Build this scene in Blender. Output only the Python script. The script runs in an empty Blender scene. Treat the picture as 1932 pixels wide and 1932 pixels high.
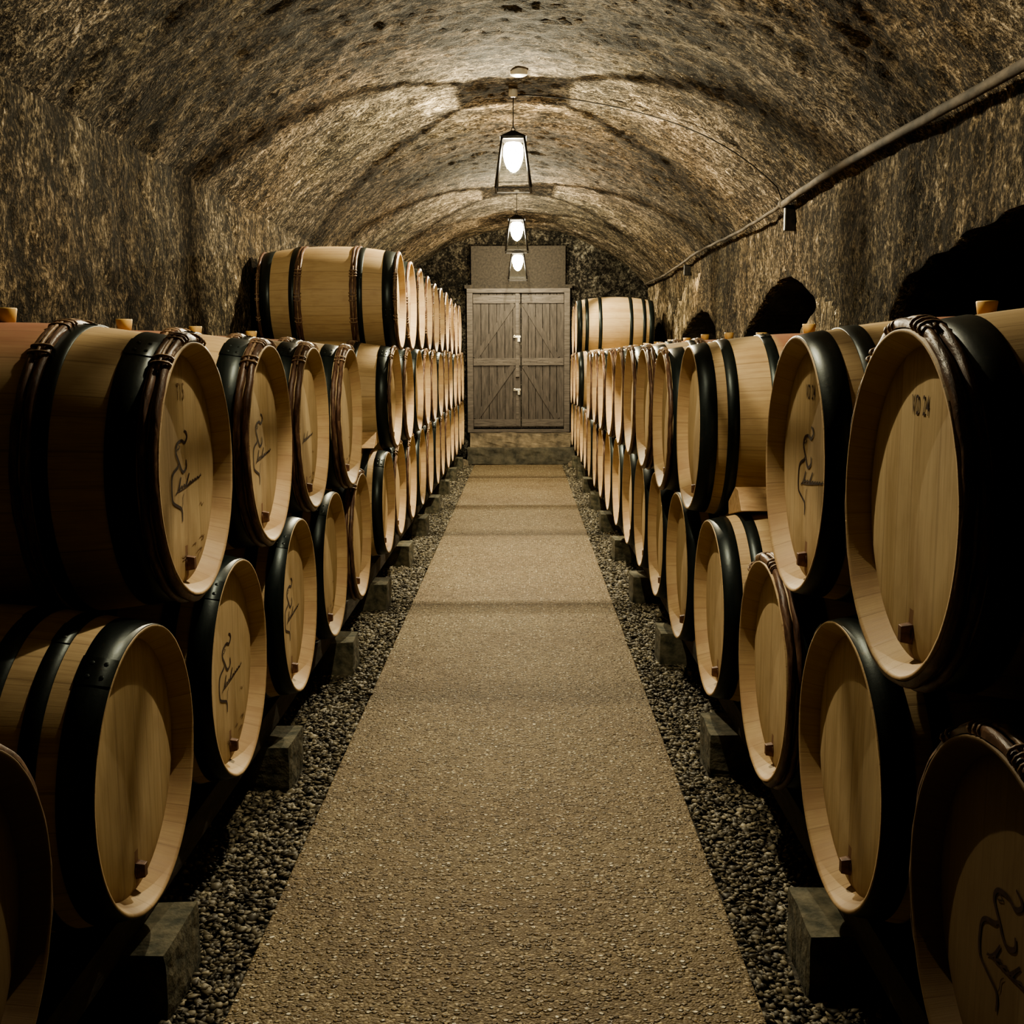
import bpy, bmesh, math, random
import numpy as np
from mathutils import Vector, Matrix
random.seed(7)
rng = np.random.default_rng(11)
PI = math.pi
col = bpy.context.scene.collection

# ------------------------------------------------------------------ helpers
def link(name, mesh, mat=None, parent=None, loc=(0, 0, 0), rot=(0, 0, 0)):
    o = bpy.data.objects.new(name, mesh)
    col.objects.link(o)
    if mat is not None and mesh is not None and not mesh.materials:
        mesh.materials.append(mat)
    if parent is not None:
        o.parent = parent
    o.location = loc
    o.rotation_euler = rot
    return o

def thing(name, label, cat, loc=(0, 0, 0), rot=(0, 0, 0), group=None):
    o = bpy.data.objects.new(name, None)
    o.empty_display_size = .1
    col.objects.link(o)
    o.location = loc
    o.rotation_euler = rot
    return tag(o, label, cat, group)

def tag(o, label, cat, group=None, kind=None):
    o['label'] = label
    o['category'] = cat
    if group: o['group'] = group
    if kind: o['kind'] = kind
    return o

def struct(o, label=None):
    o['kind'] = 'structure'
    if label: o['label'] = label
    return o

class MB:
    """collects verts and faces of one mesh"""
    def __init__(s):
        s.v = []; s.f = []; s.sm = []
    def add(s, v, f, smooth=True):
        n = len(s.v)
        s.v += [tuple(map(float, p)) for p in v]
        s.f += [tuple(int(i) + n for i in q) for q in f]
        s.sm += [smooth] * len(f)
        return s
    def lathe(s, prof, n=72, a0=0., a1=2 * PI, wob=None, smooth=True):
        """prof: list of (x, r) swept about the X axis"""
        full = abs(a1 - a0 - 2 * PI) < 1e-6
        m = n if full else n + 1
        v = []
        for i in range(m):
            a = a0 + (a1 - a0) * i / n
            for (x, r) in prof:
                dx, dr = wob(a, x, r) if wob else (0, 0)
                v.append((x + dx, (r + dr) * math.cos(a), (r + dr) * math.sin(a)))
        k = len(prof)
        f = []
        for i in range(n):
            j = (i + 1) % m
            for q in range(k - 1):
                f.append((i * k + q, i * k + q + 1, j * k + q + 1, j * k + q))
        return s.add(v, f, smooth)
    def box(s, c, d, M=None, smooth=False, taper=0):
        x, y, z = (q / 2 for q in d)
        v = []
        for sx in (-1, 1):
            for sy in (-1, 1):
                for sz in (-1, 1):
                    t = 1 - taper if sz > 0 else 1
                    p = Vector((sx * x * t, sy * y * t, sz * z))
                    if M is not None: p = M @ p
                    v.append((p.x + c[0], p.y + c[1], p.z + c[2]))
        return s.add(v, [(0, 1, 3, 2), (4, 6, 7, 5), (0, 4, 5, 1), (2, 3, 7, 6), (0, 2, 6, 4), (1, 5, 7, 3)], smooth)
    def tube(s, pts, r, n=8, closed=False, caps=True):
        pts = [Vector(p) for p in pts]
        m = len(pts)
        rr = r if hasattr(r, '__len__') else [r] * m
        up = None
        v = []
        for i, p in enumerate(pts):
            if closed: t = pts[(i + 1) % m] - pts[i - 1]
            else: t = pts[min(i + 1, m - 1)] - pts[max(i - 1, 0)]
            t.normalize()
            if up is None:
                up = t.orthogonal().normalized()
            else:
                up = (up - t * up.dot(t)).normalized()
            b = t.cross(up)
            for k in range(n):
                a = 2 * PI * k / n
                v.append(p + (up * math.cos(a) + b * math.sin(a)) * rr[i])
        f = []
        for i in range(m if closed else m - 1):
            j = (i + 1) % m
            for k in range(n):
                l = (k + 1) % n
                f.append((i * n + k, j * n + k, j * n + l, i * n + l))
        if caps and not closed:
            f.append(tuple(range(n - 1, -1, -1)))
            f.append(tuple(range((m - 1) * n, m * n)))
        return s.add(v, f)
    def mesh(s, name, mat=None, bevel=0):
        me = bpy.data.meshes.new(name)
        me.from_pydata(s.v, [], s.f)
        me.polygons.foreach_set('use_smooth', s.sm)
        bm = bmesh.new(); bm.from_mesh(me)
        bmesh.ops.recalc_face_normals(bm, faces=bm.faces)
        if bevel:
            bmesh.ops.bevel(bm, geom=[e for e in bm.edges if len(e.link_faces) == 2 and e.calc_face_angle() > .5], offset=bevel, segments=2, affect='EDGES', profile=.6)
        bm.to_mesh(me); bm.free()
        if mat: me.materials.append(mat)
        return me

# ------------------------------------------------------------------ node helpers
class NT:
    def __init__(s, name):
        s.m = bpy.data.materials.new(name)
        s.m.use_nodes = True
        s.t = s.m.node_tree
        s.t.nodes.clear()
        s.out = s.t.nodes.new('ShaderNodeOutputMaterial')
    def n(s, typ, ins=None, **kw):
        nd = s.t.nodes.new(typ)
        for k, v in kw.items(): setattr(nd, k, v)
        for k, v in (ins or {}).items(): s.set(nd.inputs[k], v)
        return nd
    def set(s, sock, v):
        if isinstance(v, bpy.types.NodeSocket): s.t.links.new(v, sock)
        else: sock.default_value = v
    def math(s, op, a, b=0., c=0., clamp=False):
        nd = s.t.nodes.new('ShaderNodeMath'); nd.operation = op; nd.use_clamp = clamp
        s.set(nd.inputs[0], a); s.set(nd.inputs[1], b); s.set(nd.inputs[2], c)
        return nd.outputs[0]
    def mix(s, f, a, b, bt='MIX'):
        nd = s.t.nodes.new('ShaderNodeMix'); nd.data_type = 'RGBA'; nd.blend_type = bt
        s.set(nd.inputs[0], f)
        for q, v in ((6, a), (7, b)):
            s.set(nd.inputs[q], (*v, 1) if isinstance(v, tuple) and len(v) == 3 else v)
        return nd.outputs[2]
    def ramp(s, f, stops, interp='LINEAR'):
        nd = s.t.nodes.new('ShaderNodeValToRGB'); cr = nd.color_ramp; cr.interpolation = interp
        while len(cr.elements) < len(stops): cr.elements.new(.5)
        for e, (p, c) in zip(cr.elements, stops):
            e.position = p
            e.color = (c, c, c, 1) if not hasattr(c, '__len__') else (*c, 1)
        s.set(nd.inputs[0], f)
        return nd.outputs[0]
    def noise(s, vec, scale, detail=3., rough=.5, dist=0.):
        nd = s.n('ShaderNodeTexNoise', dict(Vector=vec, Scale=scale, Detail=detail, Roughness=rough, Distortion=dist))
        return nd.outputs[0]
    def voro(s, vec, scale, feature='F1', out=0, rand=1.):
        nd = s.n('ShaderNodeTexVoronoi', dict(Vector=vec, Scale=scale, Randomness=rand), feature=feature)
        return nd.outputs[out]
    def coord(s, which='Object'):
        return s.n('ShaderNodeTexCoord').outputs[which]
    def sep(s, v):
        return s.n('ShaderNodeSeparateXYZ', {0: v}).outputs
    def comb(s, x, y, z):
        return s.n('ShaderNodeCombineXYZ', {0: x, 1: y, 2: z}).outputs[0]
    def map(s, v, sc):
        return s.n('ShaderNodeVectorMath', {0: v, 1: sc}, operation='MULTIPLY').outputs[0]
    def rnd(s):
        return s.n('ShaderNodeObjectInfo').outputs['Random']
    def bump(s, h, strength=.5, dist=.01, normal=None):
        d = dict(Height=h, Strength=strength, Distance=dist)
        if normal is not None: d['Normal'] = normal
        return s.n('ShaderNodeBump', d).outputs[0]
    def bsdf(s, colr, rough=.6, metal=0., normal=None, spec=.5, **extra):
        d = {'Base Color': (*colr, 1) if isinstance(colr, tuple) else colr, 'Roughness': rough, 'Metallic': metal, 'Specular IOR Level': spec}
        if normal is not None: d['Normal'] = normal
        d.update(extra)
        b = s.n('ShaderNodeBsdfPrincipled', d)
        s.t.links.new(b.outputs[0], s.out.inputs[0])
        return s.m

# ------------------------------------------------------------------ materials
OAK_A, OAK_B, OAK_C = (.40, .275, .150), (.55, .405, .225), (.62, .48, .285)

def mat_stave():
    t = NT('oak_staves')
    co = t.coord(); x, y, z = t.sep(co)[0:3]
    rnd = t.rnd()
    ang = t.math('ARCTAN2', z, y)
    sa = t.math('MULTIPLY', ang, 30 / (2 * PI))
    sa = t.math('ADD', sa, t.math('MULTIPLY', rnd, 1.0))
    warp = t.math('MULTIPLY', t.math('SINE', t.math('MULTIPLY', sa, 2.3)), .22)
    sa = t.math('ADD', sa, warp)
    idx = t.math('FLOOR', sa); fr = t.math('FRACT', sa)
    wn = t.n('ShaderNodeTexWhiteNoise', {0: t.comb(idx, t.math('MULTIPLY', rnd, 57.), 3.)}, noise_dimensions='3D').outputs[0]
    edge = t.math('MINIMUM', fr, t.math('SUBTRACT', 1., fr))
    groove = t.math('LESS_THAN', edge, .022)
    gv = t.comb(t.math('MULTIPLY', x, 5.), t.math('MULTIPLY', ang, 26.), t.math('ADD', t.math('MULTIPLY', wn, 9.), t.math('MULTIPLY', rnd, 20.)))
    g1 = t.noise(gv, 1.1, 4., .6, .6)
    gv2 = t.comb(t.math('MULTIPLY', x, 9.), t.math('MULTIPLY', ang, 150.), wn)
    g2 = t.noise(gv2, 1., 2., .6)
    c = t.mix(t.ramp(g1, [(.3, 0.), (.72, 1.)]), OAK_A, OAK_B)
    c = t.mix(t.math('MULTIPLY', wn, .55), c, OAK_C)
    c = t.mix(t.math('MULTIPLY', t.ramp(g2, [(.5, 0.), (.75, 1.)]), .35), c, (.22, .12, .05))
    # wine stain around the bung
    st = t.n('ShaderNodeAttribute', attribute_type='OBJECT', attribute_name='stain').outputs['Fac']
    dx = t.math('ABSOLUTE', t.math('ADD', x, .44))
    nz = t.noise(t.map(co, (6., 10., 10.)), 1., 3.)
    m1 = t.ramp(t.math('ADD', dx, t.math('MULTIPLY', nz, .04)), [(.15, 1.), (.185, 0.)])
    m2 = t.ramp(t.math('ADD', z, t.math('MULTIPLY', nz, .14)), [(.25, 0.), (.40, 1.)])
    sm = t.math('MULTIPLY', t.math('MULTIPLY', m1, m2), st)
    c = t.mix(t.math('MULTIPLY', sm, .75), c, (.30, .11, .085))
    blot = t.ramp(t.noise(t.map(co, (3., 4., 4.)), 2.2, 3., .6), [(.5, 0.), (.8, .35)])
    c = t.mix(blot, c, (.26, .15, .08))
    c = t.mix(t.math('MULTIPLY', groove, .40), c, (.16, .095, .05))
    h = t.math('SUBTRACT', t.math('MULTIPLY', g2, .25), t.math('MULTIPLY', t.math('LESS_THAN', edge, .03), 1.))
    rin = t.math('SQRT', t.math('ADD', t.math('MULTIPLY', y, y), t.math('MULTIPLY', z, z)))
    inn = t.math('MULTIPLY', t.math('GREATER_THAN', x, -.05), t.math('LESS_THAN', rin, .2975))
    c = t.mix(t.math('MULTIPLY', inn, t.ramp(t.noise(t.map(co, (6., 9., 9.)), 1., 4., .65), [(.35, .05), (.62, .6)])), c, (.43, .28, .165))
    shd = t.n('ShaderNodeAttribute', attribute_type='OBJECT', attribute_name='corner_shade').outputs['Fac']
    c = t.mix(shd, c, (.075, .040, .016))  # painted shade: darkens the staves of the two corner barrels
    return t.bsdf(c, t.ramp(g1, [(0., .5), (1., .68)]), 0, t.bump(h, .35, .002), .35)

def mat_head():
    t = NT('oak_head')
    co = t.coord(); x, y, z = t.sep(co)[0:3]
    rnd = t.rnd()
    py = t.math('ADD', t.math('MULTIPLY', y, 10.5), t.math('MULTIPLY', rnd, 3.))
    py = t.math('ADD', py, t.math('MULTIPLY', t.math('SINE', t.math('MULTIPLY', py, 1.7)), .25))
    idx = t.math('FLOOR', py); fr = t.math('FRACT', py)
    wn = t.n('ShaderNodeTexWhiteNoise', {0: t.comb(idx, t.math('MULTIPLY', rnd, 31.), 1.)}, noise_dimensions='3D').outputs[0]
    edge = t.math('MINIMUM', fr, t.math('SUBTRACT', 1., fr))
    groove = t.math('LESS_THAN', edge, .03)
    off = t.math('ADD', t.math('MULTIPLY', wn, 13.), t.math('MULTIPLY', rnd, 40.))
    g1 = t.noise(t.comb(t.math('MULTIPLY', y, 28.), t.math('MULTIPLY', z, 3.), off), 1.3, 5., .6, .8)
    g2 = t.noise(t.comb(t.math('MULTIPLY', y, 170.), t.math('MULTIPLY', z, 5.), off), 1., 2., .6)
    c = t.mix(t.ramp(g1, [(.32, 0.), (.68, 1.)]), (.42, .305, .165), (.58, .445, .265))
    c = t.mix(t.math('MULTIPLY', wn, .6), c, (.63, .50, .31))
    c = t.mix(t.math('MULTIPLY', t.ramp(g2, [(.5, 0.), (.72, 1.)]), .3), c, (.28, .17, .08))
    c = t.mix(t.math('MULTIPLY', groove, .25), c, (.22, .14, .08))
    c = t.mix(t.ramp(t.noise(t.map(co, (3., 5., 3.)), 1.4, 4., .65, .4), [(.46, 0.), (.72, .45)]), c, (.30, .195, .10))
    r = t.math('SQRT', t.math('ADD', t.math('MULTIPLY', y, y), t.math('MULTIPLY', z, z)))
    grime = t.math('MULTIPLY', t.ramp(t.math('ADD', r, t.math('MULTIPLY', t.noise(co, 9., 3.), .05)), [(.265, 0.), (.31, 1.)]), .55)
    c = t.mix(grime, c, (.22, .12, .06))
    # drip below the tap plug
    dr = t.math('MULTIPLY', t.math('LESS_THAN', t.math('ABSOLUTE', t.math('ADD', y, t.math('MULTIPLY', t.math('SUBTRACT', t.noise(co, 30., 2.), .5), .02))), .011), t.math('LESS_THAN', z, -.185))
    c = t.mix(t.math('MULTIPLY', dr, .6), c, (.15, .04, .03))
    h = t.math('SUBTRACT', t.math('MULTIPLY', g2, .25), t.math('MULTIPLY', groove, .7))
    shd = t.n('ShaderNodeAttribute', attribute_type='OBJECT', attribute_name='corner_shade').outputs['Fac']
    c = t.mix(shd, c, (.075, .040, .016))  # same shade painted into the heads of the corner barrels
    return t.bsdf(c, .6, 0, t.bump(h, .3, .002), .3)

def mat_steel():
    t = NT('dark_green_hoop_steel')
    co = t.coord()
    x, y, z = t.sep(co)[0:3]
    ang = t.math('ARCTAN2', z, y)
    n1 = t.noise(t.map(co, (40., 7., 7.)), 1., 4., .6)
    n2 = t.noise(co, 60., 3., .7)
    c = t.mix(n1, (.009, .014, .014), (.026, .036, .034))
    c = t.mix(t.ramp(n2, [(.6, 0.), (.78, .5)]), c, (.07, .05, .03))
    return t.bsdf(c, t.ramp(n1, [(.2, .3), (.8, .48)]), .55, t.bump(n2, .15, .002), .5)

def mat_chestnut():
    t = NT('split_chestnut')
    co = t.coord(); x, y, z = t.sep(co)[0:3]
    ang = t.math('ARCTAN2', z, y)
    g = t.noise(t.comb(t.math('MULTIPLY', x, 120.), t.math('MULTIPLY', ang, 6.), t.math('MULTIPLY', t.rnd(), 30.)), 1., 5., .65, .5)
    c = t.ramp(g, [(.3, (.030, .016, .012)), (.52, (.115, .060, .040)), (.75, (.27, .17, .105))])
    return t.bsdf(c, .42, 0, t.bump(g, .6, .004), .5)

def mat_simple(name, c1, c2, scale, rough=.6, bump=.2, dist=.004, metal=0, detail=4, spec=.5, stretch=(1., 1., 1.)):
    t = NT(name)
    co = t.map(t.coord(), stretch)
    n = t.noise(co, scale, detail, .6)
    c = t.mix(t.ramp(n, [(.3, 0.), (.7, 1.)]), c1, c2)
    return t.bsdf(c, rough, metal, t.bump(n, bump, dist), spec)

def mat_rock(name, stretch, tint=(1, 1, 1), dark=1.):
    """pitted, mould-flecked cellar stone"""
    t = NT(name)
    co = t.coord()
    big = t.noise(co, .8, 3., .55)
    v = t.map(co, stretch)
    n1 = t.noise(v, 1., 4., .70, .15)
    n2 = t.noise(v, 2.6, 3., .7, .2)
    n3 = t.noise(t.map(v, (.22, .22, .22)), 1., 2., .6, 0.)
    f = t.math('ADD', t.math('MULTIPLY', n1, .55), t.math('MULTIPLY', n2, .45))
    f = t.math('ADD', f, t.math('MULTIPLY', t.math('SUBTRACT', n3, .5), .30))
    f = t.math('ADD', f, t.math('MULTIPLY', t.math('SUBTRACT', big, .5), .14))
    def T(c): return tuple(a * b * dark for a, b in zip(c, tint))
    c = t.ramp(f, [(.41, T((.016, .014, .011))), (.475, T((.07, .058, .045))), (.525, T((.17, .142, .108))), (.585, T((.36, .305, .235))), (.70, T((.58, .51, .41)))])
    pit = t.math('MULTIPLY', t.ramp(t.noise(t.map(v, (1.6, 1.6, 1.6)), 1., 2., .6, .1), [(.515, 0.), (.575, .9)]), t.ramp(t.noise(co, 2.1, 2.), [(.35, .25), (.6, 1.)]))
    c = t.mix(pit, c, T((.022, .018, .014)))
    mould = t.ramp(t.noise(co, .7, 3., .6), [(.42, 0.), (.62, .75)])
    c = t.mix(mould, c, (.56, .57, .50), 'MULTIPLY')
    warm = t.ramp(t.noise(t.map(co, (1., 1., 1.3)), .5, 2., .5), [(.45, 0.), (.62, .5)])
    c = t.mix(warm, c, (1.08, .90, .72), 'MULTIPLY')
    fleck = t.math('MULTIPLY', t.ramp(t.noise(co, 30., 4., .75), [(.63, 0.), (.68, 1.)]), t.ramp(t.noise(co, 1.3, 2.), [(.5, 0.), (.6, 1.)]))
    c = t.mix(fleck, c, T((.75, .70, .60)))
    nb = t.bump(t.ramp(f, [(.38, 0.), (.62, 1.)]), 1., .022)
    return t.bsdf(c, .9, 0, nb, .15)

M_STAVE, M_HEAD, M_STEEL, M_CHEST = mat_stave(), mat_head(), mat_steel(), mat_chestnut()
M_BIND = mat_simple('willow_binding', (.10, .055, .035), (.42, .29, .18), 60., .5, .4)
M_BUNG = mat_simple('ochre_bung', (.62, .40, .14), (.78, .56, .25), 25., .45, .05)
M_PLUG = mat_simple('wine_soaked_plug', (.045, .015, .010), (.22, .11, .06), 45., .55, .2)
M_INK = mat_simple('burnt_brand', (.018, .008, .006), (.06, .028, .018), 80., .8, .0)
M_FAINT = mat_simple('faded_stamp', (.16, .095, .05), (.30, .19, .10), 90., .8, .0)
M_VAULT = mat_rock('vault_stone', (19., 32., 28.), (1., .96, .90), 1.05)
M_WALL = mat_rock('wall_stone', (34., 34., 20.), (.95, .90, .80), .95)
M_WALLB = mat_rock('end_wall_stone', (16., 16., 15.), (.9, .95, 1.), .45)
M_LIT = mat_rock('wall_stone_painted_lit', (30., 24., 7.), (1.0, .95, .84), 2.1)  # brighter wall stone: light on the piers painted into the colour
M_BLOCK = mat_simple('mossy_stone_block', (.030, .034, .022), (.17, .15, .10), 22., .9, .7, .01)
M_BEAM = mat_simple('damp_old_timber', (.014, .011, .008), (.055, .043, .030), 9., .8, .6, .008, stretch=(4., 1., 4.))
M_STEP = mat_simple('worn_step_stone', (.045, .038, .028), (.30, .24, .16), 7., .85, .7, .015)
M_STEP_SHADE = mat_simple('step_stone_painted_shade', (.022, .022, .016), (.13, .115, .08), 8., .85, .7, .015)  # step stone with the lower step's shading painted in
M_DOOR = mat_simple('weathered_door_oak', (.032, .025, .020), (.105, .085, .070), 6., .65, .5, .006, stretch=(6., 6., .8))
M_DOORL = mat_simple('weathered_ledge_oak', (.050, .040, .033), (.155, .128, .106), 6., .6, .5, .006, stretch=(1., 6., 8.))
M_IRON = mat_simple('black_iron', (.012, .012, .012), (.045, .04, .035), 30., .45, .3, metal=.6)
M_BRIGHT = mat_simple('rubbed_brass', (.35, .30, .20), (.75, .70, .58), 30., .3, .1, metal=.8)
M_PIPE = mat_simple('rusty_pipe_paint', (.015, .012, .009), (.12, .095, .07), 16., .85, .8, stretch=(1., .5, 1.))
M_NICHE = mat_simple('niche_painted_shade', (.010, .009, .007), (.045, .038, .030), 10., .95, .8, .03)  # near-black colour holds the shade of the recesses
M_CHOCK = mat_simple('pale_chock_oak', (.36, .22, .11), (.58, .40, .22), 14., .6, .2, stretch=(1., 4., 4.))
M_WHITE = mat_simple('white_ceramic', (.6, .58, .52), (.8, .78, .72), 20., .3, .05)

def mat_path():
    t = NT('washed_aggregate_path')
    co = t.map(t.coord(), (1., 1.25, 1.))
    warp = t.n('ShaderNodeTexNoise', dict(Vector=co, Scale=30., Detail=2.)).outputs[1]
    cw = t.n('ShaderNodeVectorMath', {0: co, 1: t.map(warp, (.012, .012, 0.))}, operation='ADD').outputs[0]
    d1 = t.voro(cw, 62., 'F1', 0)
    c1 = t.voro(cw, 62., 'F1', 1)
    r, g, b = t.sep(c1)[0:3]
    d2 = t.voro(cw, 150., 'F1', 0)
    c2 = t.sep(t.voro(cw, 150., 'F1', 1))[0]
    stone = t.ramp(d1, [(.28, 1.), (.50, 0.)])
    show = t.math('MULTIPLY', stone, t.ramp(g, [(.2, 0.), (.3, 1.)]))
    big = t.noise(co, 1.1, 3., .6)
    mid = t.noise(co, 6., 4., .6)
    base = t.mix(mid, (.105, .075, .034), (.23, .170, .085))
    base = t.mix(t.ramp(c2, [(.35, 0.), (.9, .55)]), base, (.10, .062, .03))
    base = t.mix(t.ramp(c2, [(.86, 0.), (.92, .8)]), base, (.52, .42, .25))
    sc = t.ramp(r, [(0., (.09, .06, .03)), (.4, (.20, .145, .075)), (.7, (.33, .25, .14)), (.82, (.60, .50, .31)), (.93, (.95, .88, .66))])  # palest stones carry the path's glints in their colour
    c = t.mix(show, base, sc)
    c = t.mix(t.ramp(big, [(.4, 0.), (.62, .5)]), c, (.66, .56, .46), 'MULTIPLY')
    h = t.math('ADD', t.math('MULTIPLY', show, t.math('ADD', .4, g)), t.math('MULTIPLY', t.math('SUBTRACT', 1., d2), .35))
    rough = t.mix(t.math('MULTIPLY', show, t.ramp(b, [(.4, 0.), (.85, 1.)])), (.7, .7, .7), (.18, .18, .18))
    return t.bsdf(c, rough, 0, t.bump(h, 1., .011), .6)
M_PATH = mat_path()

def mat_gravel():
    t = NT('grey_gravel')
    geo = t.n('ShaderNodeNewGeometry')
    r = geo.outputs['Random Per Island']
    c = t.ramp(r, [(0., (.02, .016, .010)), (.5, (.085, .070, .043)), (.85, (.20, .17, .11)), (1., (.42, .37, .26))])
    n = t.noise(t.coord(), 150., 3.)
    c = t.mix(t.math('MULTIPLY', n, .4), c, (.05, .045, .03))
    return t.bsdf(c, .6, 0, None, .45)
M_GRAVEL = mat_gravel()
M_GROUND = mat_simple('dark_gravel_bed', (.012, .010, .007), (.075, .062, .042), 70., .85, 1., .01)

def mat_bulb():
    t = NT('glowing_glass_globe')
    tr = t.n('ShaderNodeBsdfTransparent')
    em = t.n('ShaderNodeEmission', {0: (1., .90, .66, 1), 1: 24.})
    ad = t.n('ShaderNodeAddShader', {0: tr.outputs[0], 1: em.outputs[0]})
    t.t.links.new(ad.outputs[0], t.out.inputs[0])
    return t.m
def mat_pane():
    t = NT('clear_lantern_glass')
    tr = t.n('ShaderNodeBsdfTransparent', {0: (.95, .95, .92, 1)})
    gl = t.n('ShaderNodeBsdfGlossy', {'Color': (.9, .9, .85, 1), 'Roughness': .12})
    mx = t.n('ShaderNodeMixShader', {0: .06, 1: tr.outputs[0], 2: gl.outputs[0]})
    t.t.links.new(mx.outputs[0], t.out.inputs[0])
    return t.m
M_BULB, M_PANE = mat_bulb(), mat_pane()

# ------------------------------------------------------------------ noise for real relief
def vnoise(P, scale, seed):
    r = np.random.default_rng(seed)
    N = 64
    tab = r.random((N, N, N))
    q = P * scale + 1000.
    i = np.floor(q).astype(int); f = q - i
    f = f * f * (3 - 2 * f)
    out = 0
    for a in (0, 1):
        for b in (0, 1):
            for c in (0, 1):
                w = (f[..., 0] if a else 1 - f[..., 0]) * (f[..., 1] if b else 1 - f[..., 1]) * (f[..., 2] if c else 1 - f[..., 2])
                out = out + w * tab[(i[..., 0] + a) % N, (i[..., 1] + b) % N, (i[..., 2] + c) % N]
    return out - .5

def rough(P):
    return (.05 * vnoise(P, 1.1, 1) + .026 * vnoise(P, 4., 2) + .016 * vnoise(P, 11., 3) + .020 * vnoise(P, 24., 4))

# ------------------------------------------------------------------ room shell
WX, ZS, RISE, Y0, Y1 = 1.74, 2.38, .82, -2.2, 15.8
RAD = (WX ** 2 + RISE ** 2) / (2 * RISE); ZC = ZS + RISE - RAD
A = math.asin(WX / RAD)
prof = []; nor = []
step = .03
nw = int(ZS / step)
for k in range(nw): prof.append((-WX, ZS * k / nw)); nor.append((1, 0))
na = int(2 * A * RAD / step)
for k in range(na + 1):
    a = -A + 2 * A * k / na
    prof.append((RAD * math.sin(a), ZC + RAD * math.cos(a))); nor.append((-math.sin(a), -math.cos(a)))
for k in range(1, nw + 1): prof.append((WX, ZS * (1 - k / nw))); nor.append((-1, 0))
prof = np.array(prof); nor = np.array(nor, float)
nor[nw] = (.85, -.5); nor[nw + na] = (-.85, -.5)
ys = np.arange(Y0, Y1 + .001, step)
m = len(ys); K = len(prof)
P = np.zeros((m, K, 3)); Nn = np.zeros((m, K, 3))
P[..., 0] = prof[None, :, 0]; P[..., 2] = prof[None, :, 1]; P[..., 1] = ys[:, None]
Nn[..., 0] = nor[None, :, 0]; Nn[..., 2] = nor[None, :, 1]
disp = rough(P)
P = P + Nn * disp[..., None]

NICHES = []
def arch(yc, hw, top, zb=.9):
    pts = []
    for k in range(25):
        a = PI * k / 24
        pts.append((yc - hw * math.cos(a) * (1 if abs(math.cos(a)) < .97 else 1), 1.45 + (top - 1.45) * math.sin(a) ** .8))
    pts += [(yc + hw, zb), (yc - hw, zb)]
    return pts
NICHES.append(arch(3.95, 1.5, 1.95))
NICHES.append([(9.25, .9), (9.2, 1.35), (8.95, 1.6), (8.55, 1.78), (8.2, 1.9), (7.8, 1.965), (7.4, 1.94), (7.0, 1.86), (6.62, 1.75), (6.85, 1.68), (7.1, 1.62), (7.22, 1.52), (7.25, .9)])
NICHES.append([(12.75, .9), (12.6, 1.45), (12.2, 1.68), (11.7, 1.84), (11.2, 1.89), (10.7, 1.82), (10.3, 1.7), (10.05, 1.5), (10., .9)])
NICHES.append([(15.6, .9), (15.5, 1.5), (15., 1.75), (14.5, 1.88), (14.1, 1.80), (13.75, 1.62), (13.6, 1.4), (13.6, .9)])
def inside(poly, y, z):
    c = np.zeros(y.shape, bool)
    n = len(poly)
    for i in range(n):
        (y1, z1), (y2, z2) = poly[i], poly[(i + 1) % n]
        if z1 == z2: continue
        cond = ((z1 > z) != (z2 > z)) & (y < (y2 - y1) * (z - z1) / (z2 - z1) + y1)
        c ^= cond
    return c
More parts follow.
